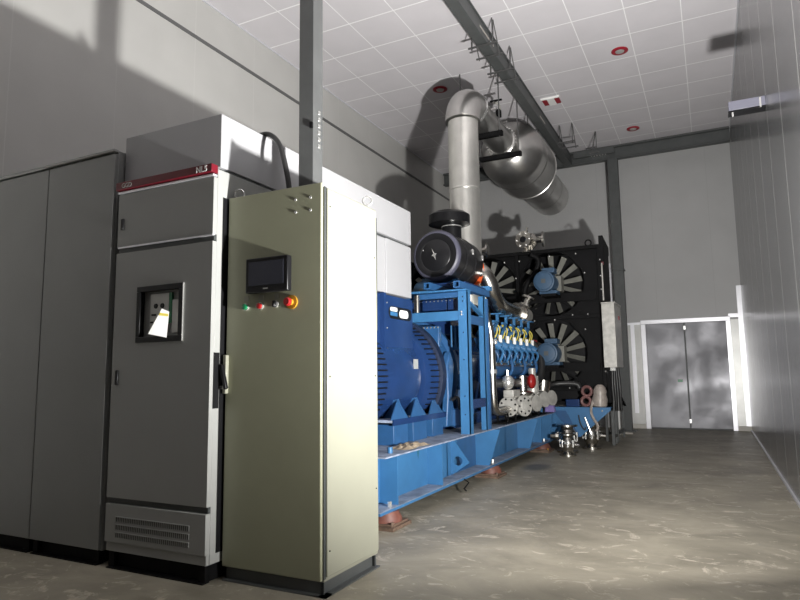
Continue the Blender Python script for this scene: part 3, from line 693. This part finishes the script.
MB().ball((AX-.16, AY-.03, AZ+.07), .009, n=8).build('screw', 'bolt', ac)
for y, a in ((7.50, .28), (7.86, .20)):
    MB().box(AX+.325*math.cos(a)-.01, AX+.325*math.cos(a)+.018, y-.018, y+.018, AZ+.325*math.sin(a)-.035, AZ+.325*math.sin(a)+.035).build('latch', 'bolt', ac, .004)
MB().lathe((-2.93, 7.96, 2.64), (.1, 1, -.1), [(0, .25), (.06, .235), (.07, .18)], 36).build('outlet_cone', 'orange', ac)
MB().cyl((AX+.03, 7.5, AZ+.29), (AX+.03, 7.5, 3.26), .13, 36).build('inlet_neck', 'black', ac)
MB().lathe((AX, 7.5, 3.205), (0, 0, 1), [(0, .20), (0.005, .275), (.12, .275), (.16, .22), (.175, .10)], 44).build('rain_cap', 'black', ac)
MB().lathe((AX+.03, 7.5, 3.165), (0, 0, 1), [(0, .14), (.012, .14)], 36).build('clamp_band', 'bolt', ac)
for dy in (.25, .72): MB().box(AX-.2, AX+.2, AY+dy-.03, AY+dy+.03, 2.29, AZ-.28).build('saddle', 'blue', ac)

# ------------------------------------------------------------------ exhaust
EX = -3.09
t = thing('exhaust_pipe', 'silver clad vertical exhaust pipe with elbow behind the air cleaner', 'pipe', (EX, 8.3, 1.8))
MB().cyl((EX, 8.36, 2.15), (EX, 8.36, 4.96), .225, 48).build('riser', 'galvM', t)
MB().tube([(EX, 8.36, 4.96)]+[(EX, 8.36+.36*(1-math.cos(a)), 4.96+.36*math.sin(a)) for a in [k*PI/16 for k in range(1, 9)]], .262, 48).build('elbow', 'galv', t)
MB().cyl((EX, 8.70, 5.32), (EX, 10.6, 5.32), .225, 48).build('horizontal_run', 'galv', t)
MB().lathe((EX, 8.70, 5.32), (0, 1, 0), [(0, .262), (.05, .275), (.10, .225)], 48).build('elbow_collar', 'bolt', t)
for z in (2.9, 3.9): MB().lathe((EX, 8.36, z), (0, 0, 1), [(0, .225), (.005, .229), (.03, .229), (.035, .225)], 40).build('seam_band', 'galvM', t)
cr = MB().lathe((EX, 10.25, 5.32), (0, 1, 0), [(0, .23), (.02, .26), (.06, .26), (.08, .23)], 40).build('flange_band', 'galv', t)
for k in range(28):
    a = 2*PI*k/28; MB().ball((EX+.265*math.cos(a), 10.28, 5.32+.265*math.sin(a)), .016, n=6).build('flange_bolt', 'bolt', cr)
for y in (9.3, 9.9): MB().box(EX+.1, EX+.23, y, y+.03, 5.49, 5.52).build('strap', 'galv', t)
t = thing('exhaust_silencer', 'fat silver silencer drum with tail pipe hanging near the ceiling', 'silencer', (EX, 11.5, 4.6))
SR = .60; SX = -3.11
MB().lathe((SX, 10.6, 5.33), (0, 1, 0), [(0, .24), (.02, .30), (.30, .58), (.42, SR), (1.42, SR), (1.425, SR+.012), (1.46, SR+.012), (1.465, .46)], 56).build('drum', 'galv', t)
MB().lathe((SX, 11.3, 5.33), (0, 1, 0), [(0, SR), (.01, SR+.008), (.04, SR+.008), (.05, SR)], 56).build('seam_band', 'galv', t)
MB().lathe((SX, 12.06, 5.29), (0, 1, 0), [(0, .46), (.02, .49), (.05, .49), (.06, .42)], 56).build('end_band', 'bolt', t)
for x in (-.52, .30):
    for y in (11.1, 11.9): MB().cyl((SX+x, y, 5.33+math.sqrt(SR*SR-x*x)-.03), (SX+x, y, CEIL-.001), .011, 8).build('hanger_rod', 'bracket', t)
MB().lathe((SX, 12.12, 5.27), (0, 1, 0), [(0, .42), (2.0, .42), (2.0, .39), (.3, .39)], 48).build('tail_pipe', 'galv', t)
for y in (12.8, 13.4): MB().lathe((SX, y, 5.27), (0, 1, 0), [(0, .42), (.01, .426), (.03, .426), (.04, .42)], 48).build('seam_band', 'galv', t)
def hanger(y, xa, xb, z, lab, top=CEIL, w=.045):
    t = thing('pipe_hanger', lab, 'hanger', ((xa+xb)/2, y, z), 'steel pipe hangers on threaded rods')
    MB().box(xa-.05, xb+.05, y-w/2, y+w/2, z-w/2, z+w/2).build('cross_bar', 'blackm', t, .003)
    for x in (xa, xb):
        MB().cyl((x, y, z-.05), (x, y, top-.002), .011, 8).build('rod', 'bracket', t)
        MB().cyl((x, y, z+w/2), (x, y, z+w/2+.03), .022, 6).build('nut', 'bracket', t)
    return t
hanger(9.25, EX-.36, -2.80, 5.055, 'hanger under the exhaust pipe just past the elbow', w=.08)
hanger(10.2, EX-.36, -2.76, 5.015, 'hanger under the exhaust pipe in front of silencer drum', w=.08)
# small trapeze brackets on the roof beam
def clamp_frame(y, lab, xa=-2.76, xb=-2.45):
    t = thing('beam_hanger', lab, 'hanger', (-2.6, y, 5.8), 'thin rod brackets around the roof beams')
    for yy in (y, y+.342): MB().box(xa-.05, xb+.05, yy-.012, yy+.012, 5.815, 5.835).build('cross_bar', 'bracket', t)
    for x in (xa, xb):
        MB().cyl((x, y, 5.79), (x, y, CEIL-.002), .008, 6).build('rod', 'bracket', t); MB().cyl((x, y+.34, 5.79), (x, y+.05, CEIL-.002), .008, 6).build('rod', 'bracket', t)
clamp_frame(7.9, 'thin rod bracket on the roof beam nearer the camera')
clamp_frame(8.75, 'thin rod bracket on the roof beam above exhaust elbow')
clamp_frame(12.2, 'thin rod bracket on the roof beam above the silencer', -2.45, -2.2)
t = thing('beam_hanger', 'thin rod bracket in front of the far cross beam', 'hanger', (-1.9, 12.9, 5.8), 'thin rod brackets around the roof beams')
MB().cyl((-1.85, 12.9, 5.75), (-1.85, 12.9, CEIL-.002), .008, 6).cyl((-1.95, 12.9, 5.75), (-1.86, 12.9, CEIL-.002), .008, 6).build('rod', 'bracket', t)
MB().box(-2.0, -1.8, 12.88, 12.92, 5.75, 5.77).build('cross_bar', 'bracket', t)
t = thing('pressure_switch', 'small black valve block perched on the exhaust pipe', 'valve', (-2.95, 9.75, 5.42))
MB().box(-3.0, -2.92, 9.72, 9.80, 5.548, 5.68).build('body', 'blackm', t, .006)
MB().tube([(-2.93, 9.76, 5.67), (-2.93, 9.68, 5.75), (-3.0, 9.6, 5.76)], .02, 8, 1).build('pipe', 'cast', t)
MB().box(-3.05, -2.85, 9.58, 9.62, 5.765, 5.785).build('handle', 'blackm', t)

# ------------------------------------------------------------------ radiator
RY = 10.66; RX1 = -1.55; RX0 = -5.13; RZ0 = .70; RZ1 = 3.37
r = thing('radiator', 'huge black radiator with six fans across the far end', 'radiator', (-3.3, RY, 0))
xc = [-2.40, -3.56, -4.60]; zc = [2.76, 1.58]; FR = .56
fb = MB()
xe = [RX1-.06, -2.98, -4.10, RX0+.06]; ze = [3.31, 2.17, .98]
pan = MB()
for i in range(3):
    for j in range(2):
        cell = [(xe[i+1], ze[j+1]), (xe[i], ze[j+1]), (xe[i], ze[j]), (xe[i+1], ze[j])]
        pan.holed(cell, (xc[i], zc[j]), FR, 'y', RY, RY+.015, 48)
pan.build('fan_panel', 'blackm', r)
fr = MB()
for x in (RX1-.06, -3.01, -4.13, RX0): fr.box(x, x+.06, RY-.05, RY, RZ0, RZ1-.06)
for z in (RZ1-.06, 2.14, .93, RZ0): fr.box(RX0, RX1, RY-.05, RY-.001, z, z+.06)
fr = fr.build('front_frame', 'blackm', r, .003)
MB().box(RX0+.02, RX1-.02, RY+.38, RY+.62, RZ0, RZ1-.05).build('radiator_core', 'black', r)
sh = MB().box(RX1-.02, RX1, RY, RY+.9, RZ0, RZ1+.05).box(RX0, RX0+.02, RY, RY+.9, RZ0, RZ1+.05).box(RX0, RX1, RY+.0, RY+.9, RZ1-.02, RZ1).box(RX0, RX1, RY, RY+.9, RZ0, RZ0+.03)
sh.build('casing', 'blackm', r)
MB().prism([(RY-.06, RZ1-.3), (RY+.0, RZ1-.3), (RY+.6, RZ1-.10), (RY+.6, RZ1+.04), (RY-.06, RZ1+.14)], 'x', RX1-.02, RX1+.05).build('corner_post', 'blackm', r, .003)
MB().box(RX1+.001, RX1+.012, RY+.04, RY+.2, 3.05, 3.22).build('warning_label', 'ringred', r)
MB().box(RX1+.0, RX1+.02, RY-.02, RY-.005, 2.42, 3.05).build('edge_strip', 'cast', r)
ring((RX1-.20, RY+.02, RZ1+.05), (0, 1, 0), .05, .012).build('lifting_eye', 'blackm', r)
def fan(x, z, ph):
    f = MB().lathe((x, RY+.10, z), (0, 1, 0), [(0, .10), (.01, .12), (.12, .12), (.13, .1)], 28).build('fan', 'blackm', r)
    for k in range(13):
        a = ph+k*2*PI/13
        M = Matrix.Translation((x, RY+.10, z)) @ Matrix.Rotation(-a, 4, 'Y') @ Matrix.Rotation(math.radians(42), 4, 'X')
        vs = [M @ Vector(p) for p in ((.12, -.004, -.035), (.12, -.004, .035), (.51, -.004, .062), (.51, -.004, -.045), (.12, .004, -.035), (.12, .004, .035), (.51, .004, .062), (.51, .004, -.045))]
        MB().add(vs, [(0, 1, 2, 3), (7, 6, 5, 4), (0, 4, 5, 1), (1, 5, 6, 2), (2, 6, 7, 3), (3, 7, 4, 0)]).build('blade', 'fan', f)
for i in range(3):
    for j in range(2):
        x, z = xc[i], zc[j]
        fan(x, z, .13+.2*i+.1*j)
        sb = MB().bar((xe[i+1]+.03, RY-.03, z-.25), (xe[i]-.03, RY-.03, z-.25), .05, .15).build('motor_bar', 'blackm', r)
        mx = x+.02
        mo = MB().lathe((mx, RY-.62, z-.03), (0, 1, 0), [(0, .12), (.01, .17), (.06, .175), (.07, .155), (.10, .16), (.42, .16), (.43, .175), (.47, .175), (.56, .06), (.7, .03)], 36).build('fan_motor', 'motorblue', r)
        MB().lathe((mx, RY-.625, z-.03), (0, -1, 0), [(0, .15), (.012, .14), (.02, .09), (.022, .03)], 32).build('cowl', 'motorblue', mo)
        MB().box(mx-.035, mx+.035, RY-.652, RY-.645, z-.065, z+.005).build('cowl_badge', 'steelgrey', mo)
        MB().box(mx-.07, mx+.14, RY-.45, RY-.22, z+.13, z+.215).build('terminal_box', 'motorblue', mo, .01)
        MB().box(mx-.12, mx+.17, RY-.45, RY-.2, z-.22, z-.165).build('foot', 'motorblue', mo, .006)
        MB().box(mx+.05, mx+.20, RY-.22, RY-.02, z-.16, z+.10).build('mount_flange', 'fan', mo)
        MB().box(mx-.1, mx+.15, RY-.45, RY-.03, z-.26, z-.22).build('foot_shelf', 'blackm', mo)
        for sx, sz in ((1, 1), (1, -1), (-1, 1), (-1, -1)):
            if sz > 0: MB().bar((x+sx*.30, RY-.025, z+.50), (x+sx*.53, RY-.025, z+.22), .02, .02).build('guard_strut', 'blackm', r)
            else: MB().bar((x+sx*.12, RY-.025, z-.30), (x+sx*.50, RY-.025, z-.52), .03, .03).build('guard_strut', 'blackm', r)
for x, z in [(-1.56, 3.1), (-1.56, 2.83), (-1.56, 2.6), (-1.56, 2.35), (-1.56, 2.05), (-1.56, 1.8), (-1.56, 1.25), (-1.95, 3.24), (-2.4, 3.24), (-2.93, 3.2), (-3.2, 3.2), (-3.7, 3.22), (-2.05, 2.2), (-1.8, 2.2),
             (-2.35, 2.13), (-2.7, 2.13), (-1.95, .98), (-2.15, .98), (-1.82, 2.9), (-1.85, 1.95), (-3.0, 2.9), (-3.0, 2.3), (-3.5, 2.2), (-3.9, 2.2)]:
    MB().ball((x, RY-.055, z), .016, n=8).build('bolt', 'bolt', r)
# legs and rear frame
for x in (RX1-.05, RX0):
    for y, z0 in ((RY+.55, 0), (RY+.85, 0)):
        MB().box(x, x+.05, y, y+.05, z0, RZ0).build('leg', 'steelgrey', r)
MB().box(RX1-.05, RX1, RY+.6, RY+.85, .12, .16).build('leg_tie', 'steelgrey', r)
rf = MB()
# grey box and dark duct at the right side
bx = thing('terminal_cabinet', 'galvanised box hung on the right side of the black radiator', 'box', (-1.42, 10.8, 1.3))
MB().box(-1.545, -1.345, 10.38, 11.15, 1.31, 2.34).build('body', 'cast', bx, .006)
MB().box(-1.549, -1.335, 10.37, 11.16, 2.34, 2.36).build('lid', 'cast', bx, .003)
MB().box(-1.344, -1.337, 10.80, 10.95, 2.10, 2.16).build('warning_label', 'ringred', bx)
MB().box(-1.48, -1.40, 10.56, 10.64, 1.26, 1.31).build('gland', 'bolt', bx)
cdk = thing('cable_riser', 'black cable bundle rising beside the radiator under the galvanised box', 'cable', (-1.46, 10.8, .69))
for k in range(4):
    MB().tube([(-1.50+.04*k, 10.85+.05*(k % 2), .60), (-1.49+.035*k, 10.86, .8), (-1.50+.04*k, 10.84, 1.0), (-1.49+.03*k, 10.85, 1.305)], .024, 10, 2).build('cable', 'hose', cdk)
tf = thing('pipe_trestle', 'dark steel trestle with sloping top plate behind the radiator corner', 'trestle', (-1.68, 12.4, 0))
for x, y in ((-1.77, 11.85), (-1.77, 12.7), (-1.59, 11.85), (-1.59, 12.7)):
    MB().box(x-.02, x+.02, y-.02, y+.02, .0, .62).build('leg', 'steelgrey', tf)
MB().prism([(11.8, .90), (12.75, .62), (12.75, .58), (11.8, .86)], 'x', -1.82, -1.53).build('sloping_plate', 'blackm', tf)
MB().box(-1.79, -1.75, 11.87, 12.68, .12, .16).box(-1.61, -1.57, 11.87, 12.68, .12, .16).box(-1.77, -1.59, 11.84, 11.86, .12, .16).build('tie_bar', 'steelgrey', tf)
MB().box(-1.76, -1.59, 11.83, 11.87, .58, .86).build('front_plate', 'blackm', tf)
tag(MB().box(-1.82, -1.69, 13.2, 13.24, 0.0, 1.22).build('leaning_board', 'paper', at=(-1.75, 13.2, 0)), 'bright white board standing behind the dark trestle', 'board')
tag(MB().box(-2.4, -1.5, 13.3, 13.5, 0, .03).build('wooden_plank', 'wood', at=(-1.9, 13.4, 0)), 'pale plank lying on the floor under the radiator', 'plank')

# outrigger of the base carrying the radiator corner
og = MB().prism([(-2.61, DK), (-2.61, .66), (-1.49, .66), (-1.49, .63), (-1.98, .20), (-2.61, .20)], 'y', 10.44, 10.46).build('outrigger', 'blueL', g)
MB().box(-2.61, -1.49, 10.44, 10.64, .66, .675).build('top_plate', 'blueL', og)
MB().ball((-1.62, 10.44, .62), .018, n=8).build('bolt', 'bolt', og)
MB().holed([(-2.40, .18), (-2.37, .17), (-2.20, .37), (-2.38, .60), (-2.40, .60)], (-2.33, .40), .045, 'y', 10.39, 10.405).build('lifting_lug', 'blueL', og)
MB().box(-2.61, -2.40, 10.42, 10.44, .16, .62).build('corner_plate', 'blueL', og)
MB().prism([(-2.40, .62), (-2.20, .62), (-1.98, .20), (-2.05, .20)], 'y', 10.425, 10.44).build('web_doubler', 'blue', og)

# stainless valves on top of the radiator
def top_valve(x, y, z, lab, s=1.):
    t = thing('pipe_valve', lab, 'valve', (x, y, z-.16), 'stainless valves at the radiator top')
    MB().lathe((x, y-.13*s, z), (.25, 1, 0), [(0, .06*s), (.004, .15*s), (.03*s, .15*s), (.032*s, .08*s), (.2*s, .09*s), (.22*s, .15*s), (.25*s, .15*s)], 28).build('body', 'inox', t)
    MB().lathe((x, y-.135*s, z), (.25, 1, 0), [(-.004, .055*s), (0, .055*s)], 20).build('bore', 'black', t)
    for k in range(6):
        a = k*PI/3; MB().ball((x+.115*s*math.cos(a), y-.13*s-.03*math.cos(a), z+.115*s*math.sin(a)), .016*s, n=8).build('flange_bolt', 'bolt', t)
    MB().lathe((x+.20*s, y, z), (1, 0.1, 0), [(0, .05*s), (.1*s, .06*s), (.101*s, .13*s), (.13*s, .13*s)], 24).build('branch', 'inox', t)
    MB().cyl((x+.03, y, z+.1*s), (x+.05, y, z+.23*s), .02*s, 8).build('stem', 'inox', t)
    MB().lathe((x+.02, y+.02, z-.2*s), (0, 0, 1), [(0, .08*s), (.02*s, .08*s), (.021*s, .05*s), (.12*s, .05*s)], 20).build('lower_joint', 'inox', t)
    return t
top_valve(-2.75, 10.35, 3.50, 'stainless flanged valve standing above the radiator top edge')
top_valve(-3.63, 10.0, 3.34, 'stainless valve just right of the air cleaner')
MB().tube([(-2.70, 10.50, 3.28), (-2.55, 10.55, 3.2), (-2.64, 10.58, 2.95), (-2.86, 10.60, 2.75), (-2.86, 10.60, 2.35)], .05, 12, 2).build('feed_pipe', 'blackm', r)

rg_ = MB(); nx = 14
for i in range(nx+1):
    for j in range(nx+1):
        u, v = i/nx, j/nx; e = min(u, 1-u, v, 1-v)
        rg_.v.append((-2.62+.20*u+.015*math.sin(9*v), 4.95+.50*v+.02*math.sin(7*u), DK+.002+min(1, e*6)*(.018+.014*math.sin(17*u+5*v)*math.cos(13*v-3*u))))
for i in range(nx):
    for j in range(nx): a = i*(nx+1)+j; rg_.f.append((a, a+1, a+nx+2, a+nx+1))
tag(rg_.build('cloth_rag', 'rag'), 'crumpled tan rag lying on the blue base below the alternator', 'rag')
# things lying on the base near the radiator
t = thing('wrapped_bundle', 'pale plastic wrapped bundle standing on the outrigger corner', 'bundle', (-1.66, 10.52, .675))
MB().lathe((-1.67, 10.52, .677), (.06, 0, 1), [(0, .09), (.02, .115), (.12, .125), (.20, .10), (.26, .105), (.32, .085), (.36, .04)], 18).build('wrap', 'bag', t)
MB().tube([(-1.76, 10.46, .78), (-1.80, 10.42, .62), (-1.76, 10.41, .5), (-1.68, 10.40, .38), (-1.72, 10.40, .30)], .022, 8, 2).build('hanging_strap', 'bag', t)
t = thing('hook_strap', 'pair of dark hooked straps hanging on the blue outrigger', 'strap', (-1.9, 10.4, .25))
MB().tube([(-1.99, 10.42, .55), (-1.97, 10.40, .42), (-1.90, 10.40, .30), (-1.88, 10.40, .36)], .010, 8, 2).build('strap', 'hose', t)
MB().tube([(-1.88, 10.36, .52), (-1.83, 10.35, .38), (-1.79, 10.35, .26)], .013, 8, 1).build('chrome_hook', 'bolt', t)
t = thing('clamp_ring', 'pinkish pair of primer coated rings on the blue base', 'ring', (-1.86, 10.5, .675))
ring((-1.86, 10.52, .93), (.2, 1, 0), .075, .025).build('upper_ring', 'pink', t); ring((-1.88, 10.52, .77), (.1, 1, 0), .07, .025).build('lower_ring', 'pink', t)
tag(MB().box(-2.20, -1.98, 10.48, 10.58, .676, .80).build('toolbox', 'blueD', None, .01), 'small dark blue box on the base end beside pinkish rings', 'box')
tag(MB().prism([(-2.50, .60), (-2.34, .60), (-2.37, .80), (-2.48, .82)], 'y', 10.25, 10.38).build('violet_cap', 'violet', None, .01), 'violet plastic cap behind the last gas valve', 'cap')
tag(MB().tube([(-2.5, 10.3, 1.0), (-2.35, 10.45, 1.06), (-2.0, 10.5, 1.06), (-1.97, 10.5, .98)], .045, 12, 2).build('flexible_hose', 'hose'), 'black hose arching over the radiator base', 'hose')

# valves lying on the floor
def floor_valve(x, y, s, lab, handle):
    t = thing('gate_valve', lab, 'valve', (x, y, 0), 'stainless valves standing on the floor')
    MB().lathe((x, y, 0), (0, 0, 1), [(0, .13*s), (.025*s, .13*s), (.026*s, .07*s), (.07*s, .075*s), (.13*s, .11*s), (.20*s, .12*s), (.27*s, .10*s), (.32*s, .07*s), (.321*s, .13*s), (.345*s, .13*s)], 32).build('body', 'inox', t)
    for k in range(8):
        a = k*PI/4+.2
        MB().cyl((x+.115*s*math.cos(a), y+.115*s*math.sin(a), .14*s), (x+.115*s*math.cos(a), y+.115*s*math.sin(a), .25*s), .014*s, 8).build('body_bolt', 'bolt', t)
    h_ = Vector(handle)
    MB().lathe((x, y, .2*s), h_, [(.08*s, .05*s), (.14*s, .05*s), (.141*s, .03*s), (.2*s, .025*s)], 16).build('stem', 'inox', t)
    return t
floor_valve(-2.02, 9.62, .95, 'stainless valve on the floor, nearest of the three', (1, -.2, -.2))
floor_valve(-2.10, 10.0, 1.25, 'larger stainless valve on the floor behind the nearest one', (-1, -.2, 0))
floor_valve(-1.84, 10.62, 1.15, 'stainless valve on the floor under the outrigger corner', (1, 0, -.1))
st = MB().lathe((-1.42, 8.85, .0005), (0, 0, 1), [(0, .12), (.001, .12)], 20)

# ------------------------------------------------------------------ camera
Rt = CAMR = None
y_, p_, r_, f_ = 4.63245779e-01, 1.18868406e-01, -1.30205373e-02, 619.28
fw = Vector((-math.sin(y_)*math.cos(p_), math.cos(y_)*math.cos(p_), math.sin(p_)))
rt = Vector((math.cos(y_), math.sin(y_), 0)); up = rt.cross(fw)
rt2 = rt*math.cos(r_)+up*math.sin(r_); up2 = -rt*math.sin(r_)+up*math.cos(r_)
cam = bpy.data.cameras.new('camera'); co = bpy.data.objects.new('camera', cam); C.objects.link(co)
m3 = Matrix((rt2, up2, -fw)).transposed()
co.matrix_world = Matrix.Translation((0, 0, 1.25)) @ m3.to_4x4()
cam.sensor_fit = 'HORIZONTAL'; cam.sensor_width = 36; cam.lens = f_/800*36; cam.clip_start = .05; cam.clip_end = 60
bpy.context.scene.camera = co

# ------------------------------------------------------------------ light: one floodlight low at the right
def point(name, loc, e, rad, col):
    L = bpy.data.lights.new(name, 'POINT'); L.energy = e; L.shadow_soft_size = rad; L.color = col
    o = bpy.data.objects.new(name, L); C.objects.link(o); o.location = loc; return o
L = bpy.data.lights.new('floodlight', 'AREA'); L.shape = 'DISK'; L.size = .16; L.energy = 640; L.color = (1, .985, .955)
lo = bpy.data.objects.new('floodlight', L); C.objects.link(lo); lo.location = (.36, 2.90, 1.04)
lo.rotation_euler = Vector((-.30, .52, .77)).to_track_quat('-Z', 'Y').to_euler()
w = bpy.data.worlds.new('world'); bpy.context.scene.world = w; w.use_nodes = True
w.node_tree.nodes['Background'].inputs[0].default_value = (.02, .02, .02, 1)
s = bpy.context.scene
s.view_settings.view_transform = 'Standard'; s.view_settings.look = 'None'; s.view_settings.gamma = 1
s.view_settings.use_curve_mapping = False; s.view_settings.exposure = 0
for o in bpy.data.objects:
    if '_o' in o.keys(): del o['_o']
